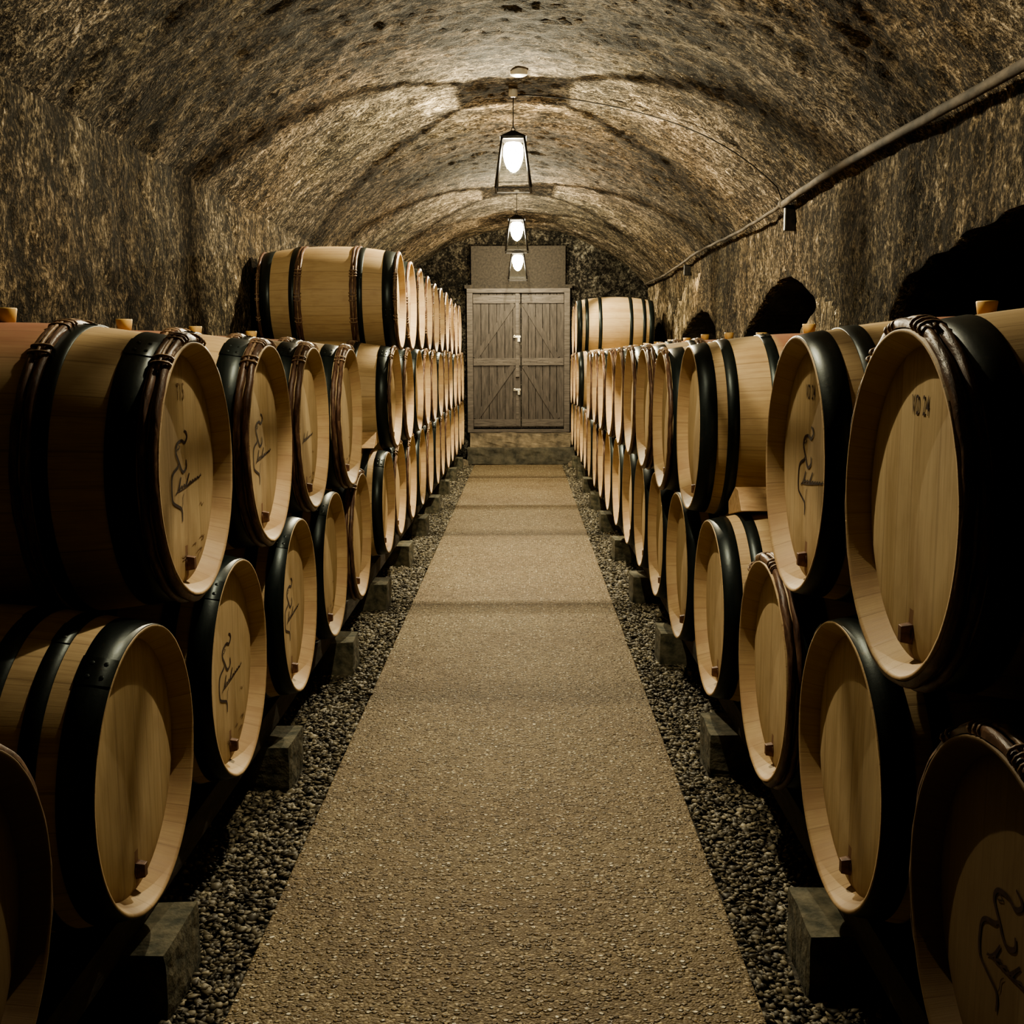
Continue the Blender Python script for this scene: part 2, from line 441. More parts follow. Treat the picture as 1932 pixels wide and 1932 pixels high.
def grid_mesh(name, cols, mat, holes=False):
    sub = P[:, cols[0]:cols[1] + 1, :]
    a, b = sub.shape[:2]
    idx = np.arange(a * b).reshape(a, b)
    q = np.stack([idx[:-1, :-1], idx[:-1, 1:], idx[1:, 1:], idx[1:, :-1]], -1).reshape(-1, 4)
    if holes:
        cy = (sub[:-1, :-1, 1] + sub[1:, 1:, 1]) / 2; cz = (sub[:-1, :-1, 2] + sub[1:, 1:, 2]) / 2
        jit = vnoise(np.stack([cy, cz, cz * 0], -1), 7., 8) * .035
        kill = np.zeros(cy.shape, bool)
        for h in NICHES: kill |= inside(h, cy + jit, cz + jit)
        q = q[~kill.reshape(-1)]
    me = bpy.data.meshes.new(name)
    me.from_pydata(sub.reshape(-1, 3).tolist(), [], q.tolist())
    me.polygons.foreach_set('use_smooth', [True] * len(me.polygons))
    if holes:
        bm = bmesh.new(); bm.from_mesh(me)
        loose = [v for v in bm.verts if not v.link_faces]
        bmesh.ops.delete(bm, geom=loose, context='VERTS')
        be = [e for e in bm.edges if len(e.link_faces) == 1 and all(Y0 + .01 < v.co.y < Y1 - .01 and .5 < v.co.z < ZS - .05 for v in e.verts)]
        for _ in range(5):
            bs = set(be); nb = {}
            for e in be:
                a_, b_ = e.verts
                nb.setdefault(a_, []).append(b_); nb.setdefault(b_, []).append(a_)
            new = {v: (v.co * .4 + (n[0].co + n[1].co) * .3) for v, n in nb.items() if len(n) == 2}
            for v, c in new.items(): v.co = c
        for dx, sm in ((.06, 1), (.25, 1), (.6, 1), (1.1, 1)):
            r = bmesh.ops.extrude_edge_only(bm, edges=be)
            vs = [g for g in r['geom'] if isinstance(g, bmesh.types.BMVert)]
            for v in vs: v.co.x += dx
            for v in vs: v.co.y += random.uniform(-.004, .004); v.co.z += random.uniform(-.004, .004)
            be = [g for g in r['geom'] if isinstance(g, bmesh.types.BMEdge)]
            be = [e for e in be if len(e.link_faces) == 1]
        bm.to_mesh(me); bm.free()
        for p in me.polygons: p.use_smooth = True
    me.materials.append(mat)
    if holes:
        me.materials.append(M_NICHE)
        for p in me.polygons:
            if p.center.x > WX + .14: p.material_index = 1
        me.materials.append(M_LIT)  # for wall areas with lamplight painted in
        arr = np.array([p.center[:] for p in me.polygons])
        jj = vnoise(arr, 5., 31) * .10
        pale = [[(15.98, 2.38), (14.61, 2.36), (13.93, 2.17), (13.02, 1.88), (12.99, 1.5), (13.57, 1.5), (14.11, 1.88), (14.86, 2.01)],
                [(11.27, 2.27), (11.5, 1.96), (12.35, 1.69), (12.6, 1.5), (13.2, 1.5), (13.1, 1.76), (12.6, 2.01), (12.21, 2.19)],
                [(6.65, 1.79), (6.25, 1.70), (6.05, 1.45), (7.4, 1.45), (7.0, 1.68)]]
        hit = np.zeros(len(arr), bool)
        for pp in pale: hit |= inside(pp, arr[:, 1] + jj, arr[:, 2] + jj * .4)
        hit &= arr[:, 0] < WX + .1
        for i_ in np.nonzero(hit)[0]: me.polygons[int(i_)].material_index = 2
    return me
struct(link('wall_left', grid_mesh('wall_left', (0, nw), M_WALL)))
struct(link('ceiling', grid_mesh('ceiling', (nw, nw + na), M_VAULT)))
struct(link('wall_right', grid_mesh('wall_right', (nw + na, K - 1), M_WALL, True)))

def wall_grid(name, y, z0, z1, mat, sgn, st=.04):
    xs = np.arange(-2.1, 2.11, st); zs = np.arange(z0, z1 + st, st)
    X, Z = np.meshgrid(xs, zs)
    Q = np.stack([X, X * 0 + y, Z], -1)
    Q[..., 1] += sgn * (rough(Q * 1.3) * 1.1)
    a, b = X.shape
    idx = np.arange(a * b).reshape(a, b)
    q = np.stack([idx[:-1, :-1], idx[:-1, 1:], idx[1:, 1:], idx[1:, :-1]], -1).reshape(-1, 4)
    me = bpy.data.meshes.new(name); me.from_pydata(Q.reshape(-1, 3).tolist(), [], q.tolist())
    me.polygons.foreach_set('use_smooth', [True] * len(me.polygons)); me.materials.append(mat)
    return struct(link(name, me))
wall_grid('wall_back', 15.76, 0., 3.3, M_WALLB, -1)
wall_grid('wall_front', -2.1, 0., 3.3, M_WALL, 1, .08)
struct(link('wall_niche', MB().box((4.0, 7.5, 1.5), (.1, 18, 3.2)).mesh('wall_niche', M_NICHE)))
struct(link('floor', MB().box((0.9, 6.8, -.065), (6.6, 18.2, .1)).mesh('floor', M_GROUND)))

# path of washed aggregate
path = MB()
px0, px1, ye = -.66, .53, 15.16
path.box(((px0 + px1) / 2, (Y0 + ye) / 2 + .05, -.05), (px1 - px0, ye - Y0 - .1, .1))
struct(link('path', path.mesh('path', M_PATH, bevel=.006)), 'flat washed aggregate path running down the cellar to the steps')

YL = [2.42, 3.74, 5.12, 6.46, 7.82, 9.18, 10.54, 11.90, 13.26, 14.62]
YR = [2.50, 3.87, 5.30, 6.66, 8.02, 9.38, 10.74, 12.10, 13.46, 14.80]
BLOCKS = [(y, -1.71, -.785) for y in YL] + [(y, .645, 1.57) for y in YR]
# loose gravel, too many to count
def pebbles(name, regions, n, lo, hi, flat=.42):
    phi = (1 + 5 ** .5) / 2
    iv = np.array([(-1, phi, 0), (1, phi, 0), (-1, -phi, 0), (1, -phi, 0), (0, -1, phi), (0, 1, phi), (0, -1, -phi), (0, 1, -phi), (phi, 0, -1), (phi, 0, 1), (-phi, 0, -1), (-phi, 0, 1)], float)
    iv /= np.linalg.norm(iv[0])
    fc = np.array([(0, 11, 5), (0, 5, 1), (0, 1, 7), (0, 7, 10), (0, 10, 11), (1, 5, 9), (5, 11, 4), (11, 10, 2), (10, 7, 6), (7, 1, 8), (3, 9, 4), (3, 4, 2), (3, 2, 6), (3, 6, 8), (3, 8, 9), (4, 9, 5), (2, 4, 11), (6, 2, 10), (8, 6, 7), (9, 8, 1)])
    areas = np.array([(b - a) * (d - c) for a, b, c, d in regions])
    V = []
    for (x0, x1, ya, yb), ar in zip(regions, areas):
        k = int(n * ar / areas.sum())
        # more, smaller stones nearer the camera
        u = rng.random(k); yy = ya + (yb - ya) * u ** 1.45
        xx = x0 + (x1 - x0) * rng.random(k)
        keep = np.ones(k, bool)
        for by, bx0, bx1 in BLOCKS: keep &= ~((np.abs(yy - by) < .135) & (xx > bx0 - .01) & (xx < bx1 + .01))
        xx, yy = xx[keep], yy[keep]; k = len(xx)
        c = np.stack([xx, yy, rng.normal(-.006, .0035, k)], -1)
        s = (lo + (hi - lo) * rng.random(k) ** 1.5) * (1 + .06 * yy)
        sc = np.stack([s * (.7 + .7 * rng.random(k)), s * (.7 + .7 * rng.random(k)), s * flat * (.7 + .5 * rng.random(k))], -1)
        a = rng.random(k) * 2 * PI; tl = rng.normal(0, .5, k)
        v = iv[None] * sc[:, None] * (1 + rng.normal(0, .2, (k, 12, 1)))
        ca, sa, ct, stt = np.cos(a), np.sin(a), np.cos(tl), np.sin(tl)
        y2 = v[..., 1] * ct[:, None] - v[..., 2] * stt[:, None]; z2 = v[..., 1] * stt[:, None] + v[..., 2] * ct[:, None]
        x3 = v[..., 0] * ca[:, None] - y2 * sa[:, None]; y3 = v[..., 0] * sa[:, None] + y2 * ca[:, None]
        V.append(np.stack([x3, y3, z2], -1) + c[:, None])
    V = np.concatenate(V); k = len(V)
    F = (fc[None] + (np.arange(k) * 12)[:, None, None]).reshape(-1, 3)
    me = bpy.data.meshes.new(name)
    me.vertices.add(k * 12); me.vertices.foreach_set('co', V.reshape(-1).astype(np.float32))
    me.loops.add(len(F) * 3); me.loops.foreach_set('vertex_index', F.reshape(-1).astype(np.int32))
    me.polygons.add(len(F)); me.polygons.foreach_set('loop_start', np.arange(0, len(F) * 3, 3, dtype=np.int32))
    me.update(); me.materials.append(M_GRAVEL)
    return link(name, me)
for nm, reg, lab in (('gravel', [(-1.12, px0 - .004, 1.2, 15.1)], 'dark loose gravel strip between the path and the left barrel stack'),
                     ('gravel', [(px1 + .004, 1.0, 1.2, 15.1)], 'dark loose gravel strip between the path and the right barrel stack')):
    tag(pebbles(nm, reg, 42000, .0055, .0115), lab, 'gravel', kind='stuff')

# ------------------------------------------------------------------ barrels
L, RH, RB = .88, .300, .347
def rs(x):
    t = (-x - L / 2) / (L / 2)
    return RB - (RB - RH) * abs(t) ** 2.1

def body_mesh():
    N = 26
    outer = [(-L * k / N, rs(-L * k / N)) for k in range(N + 1)]
    fr = [(-.055, .264), (-.044, .272), (-.038, .2745), (-.004, .2915), (0, .2945), (.0005, .2985)]
    bk = [(-L - x, r) for x, r in reversed(fr)]
    prof = fr + outer + bk
    def wob(a, x, r):
        k = math.floor(a * 30 / (2 * PI) + .2)
        return (math.sin(k * 12.9) * .0011 if (x > -.003) else 0, math.sin(k * 7.7 + 1) * .0006)
    b = MB().lathe(prof, 120, wob=wob)
    return b.mesh('barrel_staves', M_STAVE)
def disc(x, r, s, rings=(.0, .5, .93, 1.), dz=(0, 0, 0, -.006), n=64):
    p = [(x + s * d, r * q) for q, d in zip(rings, dz)]
    return MB().lathe([(a, max(q, .0005)) for a, q in p], n)
def steel(x0, x1, n=96, far=False):
    e = .0022
    xs = [x0, x0 - (x0 - x1) * .5, x1]
    b = MB()
    prof = [(x0, rs(x0) + .0003), (x0 - .0006, rs(x0) + e), (xs[1], rs(xs[1]) + e + .0004), (x1 + .0006, rs(x1) + e), (x1, rs(x1) + .0003)]
    b.lathe(prof, n)
    # overlap and rivets
    ra = 2.05 + x0 * 3
    prof2 = [(x0, rs(x0) + e), (x0, rs(x0) + 2 * e), (x1, rs(x1) + 2 * e), (x1, rs(x1) + e)]
    b.lathe(prof2, 8, ra, ra + .22)
    w = x0 - x1
    for da in (.05, .16):
        for fx in ((.3, .7) if w > .05 else (.5,)):
            x = x0 - w * fx; r = rs(x) + 2 * e
            c = Vector((x, r * math.cos(ra + da), r * math.sin(ra + da))); nn = Vector((0, math.cos(ra + da), math.sin(ra + da)))
            t1 = Vector((1, 0, 0)); t2 = nn.cross(t1)
            v = [c + nn * .0035] + [c + (t1 * math.cos(q * PI / 3) + t2 * math.sin(q * PI / 3)) * .006 for q in range(6)]
            b.add(v, [(0, 1 + q, 1 + (q + 1) % 6) for q in range(6)])
    return b.mesh('steel_hoop', M_STEEL)
def chest(xc, w=.020, h=.013, seed=0):
    r0 = rs(xc)
    if .1 < -xc < L - .1: h = .009
    rr = random.Random(seed)
    ph = [rr.random() * 6 for _ in range(4)]
    prof = []
    for k in range(9):
        a = PI * k / 8
        prof.append((xc + w / 2 * math.cos(a), r0 + h * math.sin(a)))
    def wob(a, x, r):
        q = .0012 * math.sin(a * 5 + ph[0]) + .0009 * math.sin(a * 13 + ph[1])
        u = .0012 * math.sin(a * 7 + ph[2]) + .0008 * math.sin(a * 23 + ph[3])
        # thicker lap joint
        j = math.exp(-((a - 1.75) / .22) ** 2)
        return u, (q + .004 * j) * (1 if r > r0 + .002 else 0)
    return MB().lathe(prof, 110, wob=wob).mesh('chestnut_hoop', M_CHEST)
def binding(xa, xb, seed=0):
    """willow wraps tying neighbouring chestnut hoops near the top"""
    rr = random.Random(seed)
    b = MB()
    for a in (1.28, 1.34, 1.40, 1.72, 1.78, 1.84, 2.16, 2.22):
        a += rr.uniform(-.015, .015)
        r0 = rs((xa + xb) / 2)
        pts = []
        for k in range(12):
            q = 2 * PI * k / 12
            x = (xa + xb) / 2 + ((xb - xa) / 2 + .002) * -math.cos(q)
            r = r0 + .005 + (.0125 if xa > -.05 or xb < -L + .05 else .0085) * math.sin(q)
            aa = a + .012 * math.sin(q)
            pts.append((x, r * math.cos(aa), r * math.sin(aa)))
        b.tube(pts, .0032, 6, closed=True)
    ra = rs((xa + xb) / 2) + (.0135 if xa > -.05 or xb < -L + .05 else .010)
    b.tube([((xa + xb) / 2, ra * math.cos(q), ra * math.sin(q)) for q in np.linspace(1.2, 2.3, 12)], .0045, 6)
    for k in range(0):
        a = 1.3 + .35 * k; r0 = rs(xa) + .016
        p = Vector((xa - .01 * k, r0 * math.cos(a), r0 * math.sin(a)))
        b.tube([p, p + Vector((.004, .012, .006)), p + Vector((.010, .022, .006))], [.003, .0025, .0012], 5)
    return b.mesh('hoop_binding', M_BIND)

ME_BODY = body_mesh()
ME_HEAD = disc(-.040, .2775, 1, rings=(.0, .3, .6, .93, 1.0), dz=(0, 0, 0, 0, -.006)).mesh('barrel_head', M_HEAD)
ME_HEADB = disc(-L + .040, .277, -1, rings=(.0, .3, .6, .93, 1.0), dz=(0, 0, 0, 0, -.006)).mesh('barrel_head', M_HEAD)
TYPES = {}
S6 = [(-.0008, -.060), (-.094, -.134), (-.245, -.285)]
def mirror(x): return -L - x
S7 = [(-.0008, -.068), (-.104, -.140), (-.190, -.232)]
TYPES['S2'] = ([steel(a, b) for a, b in S7] + [steel(-L - b, -L - a) for a, b in S7], [], [])
ME_S6 = [steel(a, b) for a, b in S6] + [steel(mirror(b), mirror(a)) for a, b in S6]
# with chestnut: rim hoops, wide steel, quarter steel, quarter chestnut
A1s = [(-.022, -.092), (-.212, -.246)]; A1c = [-.011, -.258, -.279]
A2s = [(-.046, -.110), (-.222, -.256)]; A2c = [-.012, -.034, -.268, -.290]
def mk(sl, cl, bd):
    s = [steel(a, b) for a, b in sl] + [steel(mirror(b), mirror(a)) for a, b in sl]
    c = [chest(x, seed=i) for i, x in enumerate(cl)] + [chest(mirror(x), seed=9 + i) for i, x in enumerate(cl)]
    b = [binding(x1, x0, 5 + i) for i, (x0, x1) in enumerate(bd)] + [binding(mirror(x0), mirror(x1), 15 + i) for i, (x0, x1) in enumerate(bd)]
    return s, c, b
TYPES['S'] = (ME_S6, [], [])
TYPES['A1'] = mk(A1s, A1c, [(-.001, -.022), (-.248, -.290)])
TYPES['A2'] = mk(A2s, A2c, [(-.002, -.044), (-.258, -.300)])
# bung: tapered stopper standing in the bilge
bb = MB()
bprof = [(0, .0001), (0, .0195), (.034, .0245), (.037, .0235), (.0372, .0001)]
v = []; n = 20
for (z, r) in bprof:
    for k in range(n): v.append((r * math.cos(2 * PI * k / n), r * math.sin(2 * PI * k / n), z))
bb.add(v, [(i * n + k, i * n + (k + 1) % n, (i + 1) * n + (k + 1) % n, (i + 1) * n + k) for i in range(4) for k in range(n)])
ME_BUNG = bb.mesh('bung', M_BUNG)
# tap plug: tapered square-ish wooden peg low on the head
pl = MB()
Mq = Matrix.Rotation(PI / 2, 3, 'Y')
pl.box((-.030, 0, 0), (.036, .022, .020), Mq, taper=.2)
pl.lathe([(-.0395, .001), (-.0395, .017), (-.036, .0165), (-.036, .001)], 20)
pl.v = [(x, y, z - .228) for x, y, z in pl.v]
ME_PLUG = pl.mesh('tap_plug', M_PLUG, bevel=.0015)

def ribbon(lines, x=-.0387):
    """flat strokes on the head plane; each line: [(y, z, width), ...]"""
    b = MB()
    for ln in lines:
        # smooth with catmull-rom
        pts = [Vector((p[0], p[1])) for p in ln]; ws = [p[2] for p in ln]
        q = []; w = []
        for i in range(len(pts) - 1):
            p0, p1, p2, p3 = pts[max(i - 1, 0)], pts[i], pts[i + 1], pts[min(i + 2, len(pts) - 1)]
            for k in range(6):
                t = k / 6
                q.append(.5 * ((2 * p1) + (p2 - p0) * t + (2 * p0 - 5 * p1 + 4 * p2 - p3) * t * t + (3 * p1 - p0 - 3 * p2 + p3) * t ** 3))
                w.append(ws[i] * (1 - t) + ws[i + 1] * t)
        q.append(pts[-1]); w.append(ws[-1])
        vs = []
        for i, p in enumerate(q):
            d = q[min(i + 1, len(q) - 1)] - q[max(i - 1, 0)]
            if d.length < 1e-9: d = Vector((1, 0))
            d.normalize(); nn = Vector((-d.y, d.x)) * w[i] / 2
            vs += [(x, p.x + nn.x, p.y + nn.y), (x, p.x - nn.x, p.y - nn.y)]
        b.add(vs, [(2 * i, 2 * i + 1, 2 * i + 3, 2 * i + 2) for i in range(len(q) - 1)], False)
    return b
def px(pts, w):
    """points read off the head drawing, 120 x 400 px crop of a .55 m head"""
    out = []
    for i, (a, b_) in enumerate(pts):
        e = .55 if i in (0, len(pts) - 1) else 1
        out.append(((a - 195) / 440 * .44, (900 - b_) / 1850 * .54, w * e))
    return out
FIG = [
    px([(212, 590), (228, 612), (232, 650), (212, 690), (190, 668), (160, 680), (145, 715), (143, 760), (152, 800), (166, 850), (178, 900), (192, 925), (210, 910), (220, 880), (218, 830)], .0075),
    px([(160, 850), (150, 875), (120, 905), (105, 945), (100, 1010), (100, 1090), (108, 1145), (140, 1185), (165, 1215), (172, 1260), (170, 1325)], .0072),
    px([(160, 700), (172, 712), (158, 735), (150, 728)], .003),
    px([(190, 1100), (180, 1135), (178, 1180), (172, 1215)], .0026),
]
SIG = [
    px([(128, 1090), (150, 1050), (172, 960), (160, 1030), (158, 1060), (175, 1035), (182, 1050), (196, 1030), (205, 1045), (222, 1000), (238, 950), (222, 1010), (215, 1050), (232, 1035), (245, 1020), (252, 1035), (265, 1015), (272, 1030), (285, 1010), (292, 1025), (305, 1005), (318, 1015), (335, 985)], .0046),
    px([(130, 1075), (190, 1062), (260, 1035), (340, 1000)], .0028),
]
SMALL = [px([(155, 1600), (170, 1615), (200, 1600), (185, 1625), (160, 1640), (200, 1632)], .003),
         px([(240, 1560), (270, 1552), (262, 1575)], .003), px([(300, 1530), (325, 1520), (340, 1540), (320, 1552), (345, 1520)], .003),
         px([(270, 1640), (300, 1620), (320, 1625), (290, 1655), (280, 1690)], .003),
         px([(310, 1250), (325, 1232), (335, 1255), (350, 1240)], .003)]
ME_FIG = ribbon(FIG).mesh('brand_drawing', M_INK)
ME_SIG = ribbon(SIG).mesh('brand_signature', M_INK)
ME_SMALL = ribbon(SMALL).mesh('faded_stamp', M_FAINT)
def text_mesh(s, size, z, mat, sx=.52):
    cu = bpy.data.curves.new('txt', 'FONT'); cu.body = s; cu.size = size; cu.align_x = 'CENTER'; cu.space_character = 1.35
    cu.extrude = 0; cu.offset = .0006
    ob = bpy.data.objects.new('txt', cu); col.objects.link(ob)
    dg = bpy.context.evaluated_depsgraph_get()
    me = bpy.data.meshes.new_from_object(ob.evaluated_get(dg))
    me.name = 'stamped_lettering'; me.name
    for v in me.vertices:
        x, y = v.co.x * sx, v.co.y
        v.co = (-.0386, x, y + z)
    bpy.data.objects.remove(ob); bpy.data.curves.remove(cu)
    me.materials.clear(); me.materials.append(mat)
    return me
ME_VD = text_mesh('VD 24', .048, .155, M_INK)
ME_T15 = text_mesh('T15', .056, .165, M_FAINT)

def barrel(typ, side, X, Y, Z, label, group, bung=False, corner_shade=0., marks=(), plug=True, stain=0, roll=0., yaw=0., back=True):
    rz = (0 if side < 0 else PI) + math.radians(yaw)
    root = thing('wine_barrel', label, 'barrel', (X, Y, Z), (0, 0, rz), group)
    if roll:
        root.rotation_mode = 'XYZ'
        root.rotation_euler = (roll if side < 0 else -roll, 0, rz)
    s = link('staves', ME_BODY, None, root); s['stain'] = float(stain)
    hh = link('head', ME_HEAD, None, root); s['corner_shade'] = hh['corner_shade'] = float(corner_shade)
    if back: link('head', ME_HEADB, None, root)
    st, ch, bd = TYPES[typ]
    for me in st: link('steel_hoop', me, None, root)
    for me in ch: link('chestnut_hoop', me, None, root)
    nb = len(bd) if back else len(bd) // 2
    for me in bd[:nb]: link('hoop_binding', me, None, root)
    if bung: link('bung', ME_BUNG, None, root, (-.44, 0, RB - .004))
    if plug: link('tap_plug', ME_PLUG, None, root)
    hd = {'fig': ('brand_drawing', ME_FIG), 'sig': ('brand_signature', ME_SIG), 'small': ('faded_stamp', ME_SMALL), 'vd': ('stamped_lettering', ME_VD), 't15': ('stamped_lettering', ME_T15)}
    for mkk in marks:
        link(hd[mkk][0], hd[mkk][1], None, root)
    return root

ZB = .586
LB = [1.50, 2.27, 3.05, 3.845, 4.62, 5.405, 6.64, 7.37, 8.12, 8.85, 9.58, 10.33, 11.10, 11.83, 12.60, 13.40, 14.22, 14.98]
LBX = [-.80, -.789, -.789, -.777, -.783, -.782, -.80, -.805, -.80, -.793, -.786, -.783, -.79, -.785, -.79, -.79, -.79, -.80]
RBY = [1.555, 2.29, 3.01, 3.79, 4.58, 5.41, 6.19, 6.95, 7.73, 8.51, 9.30, 10.09, 10.90, 11.70, 12.45, 13.20, 14.00, 14.85]
RBX = [.672, .659, .652, .634, .632, .641, .645, .646, .643, .642, .642, .642, .641, .645, .648, .646, .65, .652]
ORD = ['first', 'second', 'third', 'fourth', 'fifth', 'sixth', 'seventh', 'eighth', 'ninth', 'tenth', 'eleventh', 'twelfth']
def apex(y1, z1, y2, z2, D=.7135):
    dy, dz = y2 - y1, z2 - z1
    d = math.hypot(dy, dz); hgt = math.sqrt(D * D - d * d / 4)
    return (y1 + y2) / 2 - dz / d * hgt, (z1 + z2) / 2 + dy / d * hgt
def seat(y1, y2, z=ZB):
    g = abs(y2 - y1) / 2
    return (y1 + y2) / 2, z + math.sqrt(.7125 ** 2 - g * g)
S, A1_, A2_ = 'S', 'A1', 'A2'
GLB, GLU, GLT = 'barrels in the bottom row of the left stack', 'barrels in the middle row of the left stack', 'barrels in the top row of the left stack'
GRB, GRU, GRT = 'barrels in the bottom row of the right stack', 'barrels in the upper row of the right stack', 'top barrels at the door end of the right stack'
near_LB = {
    0: (A2_, 'shadowed barrel cropped at the lower left corner, nearest of the left bottom row', ('fig',)),
    1: ('S2', 'barrel with plain blank head and black steel hoops, second from lower left corner', ()),
    2: (S, 'bottom barrel with line-drawn figure on head, under first two left upper barrels', ('fig', 'sig', 'small')),
    3: (S, 'left bottom barrel with smaller visible figure brand, just beyond the big branded bottom one', ('fig', 'sig')),
    4: (S, 'left bottom barrel with green steel hoops, two beyond the bigger figure-branded bottom one', ('small',)),
    5: (A2_, 'left bottom barrel with wooden rim hoops, last before the gap in the row', ()),
    6: (S, 'left bottom barrel showing shiny green hoop, first beyond the gap in the row', ()),
}
for i, (y, x) in enumerate(zip(LB, LBX)):
    if i in near_LB: typ, lab, mk_ = near_LB[i]
    else:
        typ = [A1_, A1_, S, A1_, S, A1_, A1_, S, A1_, S, A1_, S][i - 7]; mk_ = ()
        k = i - 6; kd = len(LB) - 1 - i
        lab = ('oak barrel in left bottom row, %s beyond the shiny green hoop after the gap' % ORD[k - 1]) if k <= 5 else \
              ('oak barrel in left bottom row, %s counted back from the door steps' % ORD[kd])
    barrel(typ, -1, x, y, ZB, lab, GLB, marks=mk_, corner_shade=.75 if i == 0 else 0., plug=i < 9, yaw=random.uniform(-.7, .7), back=i < 7)
LU = []
lu_lab = ['large barrel with figure brand and wooden rim hoops, nearest in the left upper row',
          'figure-branded barrel with bark hoops, second in the left upper row beside the largest',
          'left upper-row barrel with ochre bung and faint stamped head, third from the camera',
          'left upper-row barrel with ragged wooden rim hoops, last before the gap',
          'middle-row barrel showing pale staves and wide green hoop, first past the left gap']
lu_typ = [A2_, A2_, A2_, A2_, A1_]
lu_mk = [('fig', 'sig', 'small', 't15'), ('fig', 'sig'), ('sig', 'small'), ('small',), ()]
lux = [-.771, -.770, -.781, -.760, -.782]
k = 0
NT_L = 12 - 1
for i in [1, 2, 3, 4] + list(range(6, 17)):
    y, z = seat(LB[i], LB[i + 1])
    if k < 4: z = 1.181
    if k < 5: lab, typ, mk_, x = lu_lab[k], lu_typ[k], lu_mk[k], lux[k]
    else:
        j = k - 4; kd = 14 - k
        typ = A1_ if k % 3 else S; mk_ = (); x = -.775
        lab = ('middle-row left barrel, %s beyond the one with the wide green hoop' % ORD[j - 1]) if j <= 5 else \
              ('middle-row left barrel, %s counted back from the cellar door' % ORD[kd])
    barrel(typ, -1, x, y, z, lab, GLU, bung=k < 4, marks=mk_, plug=k < 6, stain=1 if k < 4 else 0, yaw=random.uniform(-.5, .5), back=k < 6)
    LU.append((y, z)); k += 1
for j in range(4, 14):
    (ya, za), (yb, zb_) = LU[j], LU[j + 1]
    y, z = apex(ya, za, yb, zb_)
    q = j - 4
    lab = 'barrel with full golden side showing, front of the left top row' if q == 0 else \
        (('top-row left barrel, %s behind the golden-sided front one' % ORD[q - 1]) if q <= 4 else ('top-row left barrel, %s counted back from the cellar door' % ORD[9 - q]))
    barrel(A1_, -1, -.783, y, z, lab, GLT, plug=False, roll=1.3 + random.uniform(-.5, .5), yaw=random.uniform(-.6, .6), back=q < 2)
near_RB = {
    0: (A2_, 'dim figure-branded barrel cropped in the lower right corner, wooden hoops at rim', ('fig', 'sig')),
    1: (S, 'bottom barrel with plain head and black hoops, just under the biggest right barrel', ()),
    2: (A2_, 'narrow-looking right bottom barrel with bark hoops, between two steel-hooped ones', ()),
    3: (S, 'right bottom barrel with striped hoops and staves, under the wooden wedge', ()),
    4: (S, 'right bottom barrel with green hoop, second beyond the bark-hooped one', ()),
    5: (S, 'right bottom barrel with bright highlight on green hoop, third beyond the bark-hooped one', ()),
}
for i, (y, x) in enumerate(zip(RBY, RBX)):
    if i in near_RB: typ, lab, mk_ = near_RB[i]
    else:
        typ = [S, S, S, S, A1_, A1_, S, A1_, S, A1_, A1_, S][i - 6]; mk_ = ()
        k = i - 2; kd = len(RBY) - 1 - i
        lab = ('right bottom row barrel, %s beyond the bark-hooped one' % ORD[k - 1]) if i < 12 else \
              ('right bottom row barrel, %s counted back from the door steps' % ORD[kd])
    barrel(typ, 1, x, y, ZB, lab, GRB, marks=mk_, corner_shade=.75 if i == 0 else 0., plug=i < 9, yaw=random.uniform(-.7, .7), back=i < 6)
RU = []
ru = [(0, A2_, .640, ('vd',), 'biggest barrel with VD 24 stamped on its blank head, at the right edge'),
      (1, S, .638, ('fig', 'sig', 'vd'), 'figure-branded barrel with wide green steel hoops, beside the biggest right one'),
      (3, S, .6115, (), 'right upper barrel with yellow staves and steel hoops, beyond the gap'),
      (4, A1_, .607, (), ''), (5, A2_, .612, (), ''), (6, A1_, .613, (), ''), (7, A1_, .62, (), ''), (8, A2_, .62, (), ''), (9, A1_, .612, (), ''),
      (10, A1_, .612, (), ''), (11, A1_, .608, (), ''), (14, S, .62, (), 'right upper barrel with shiny hoop, first after the far gap near the door'),
      (15, A1_, .62, (), 'right upper barrel under the far top pair, second from the door'), (16, A1_, .62, (), 'right upper barrel closest to the cellar door')]
ru[2] = ru[2][:4] + ('right upper barrel with yellow staves and green steel hoops, just beyond the gap',)
for k, (i, typ, x, mk_, lab) in enumerate(ru):
    y, z = seat(RBY[i], RBY[i + 1])
    if k == 0: y, z = 1.93, 1.187
    if k == 1: y, z = 2.66, 1.187
    if not lab: lab = 'right upper-row barrel, %s beyond the yellow-staved one after the gap' % ORD[k - 3]
    barrel(typ, 1, x, y, z, lab, GRU, bung=k < 11, marks=mk_, plug=k < 6, stain=1 if k < 11 else 0, yaw=random.uniform(-.5, .5), back=k < 6 or k == 11)
    RU.append((y, z))
for q, j in enumerate((11, 12)):
    (ya, za), (yb, zb_) = RU[j], RU[j + 1]
    y, z = apex(ya, za, yb, zb_)
    barrel(A1_ if q else S, 1, .62, y, z,
           ['top barrel of the right stack with its full side showing', 'top barrel of the right stack, mostly hidden, nearest the door'][q], GRT, plug=False, roll=-1.2, back=q == 0)

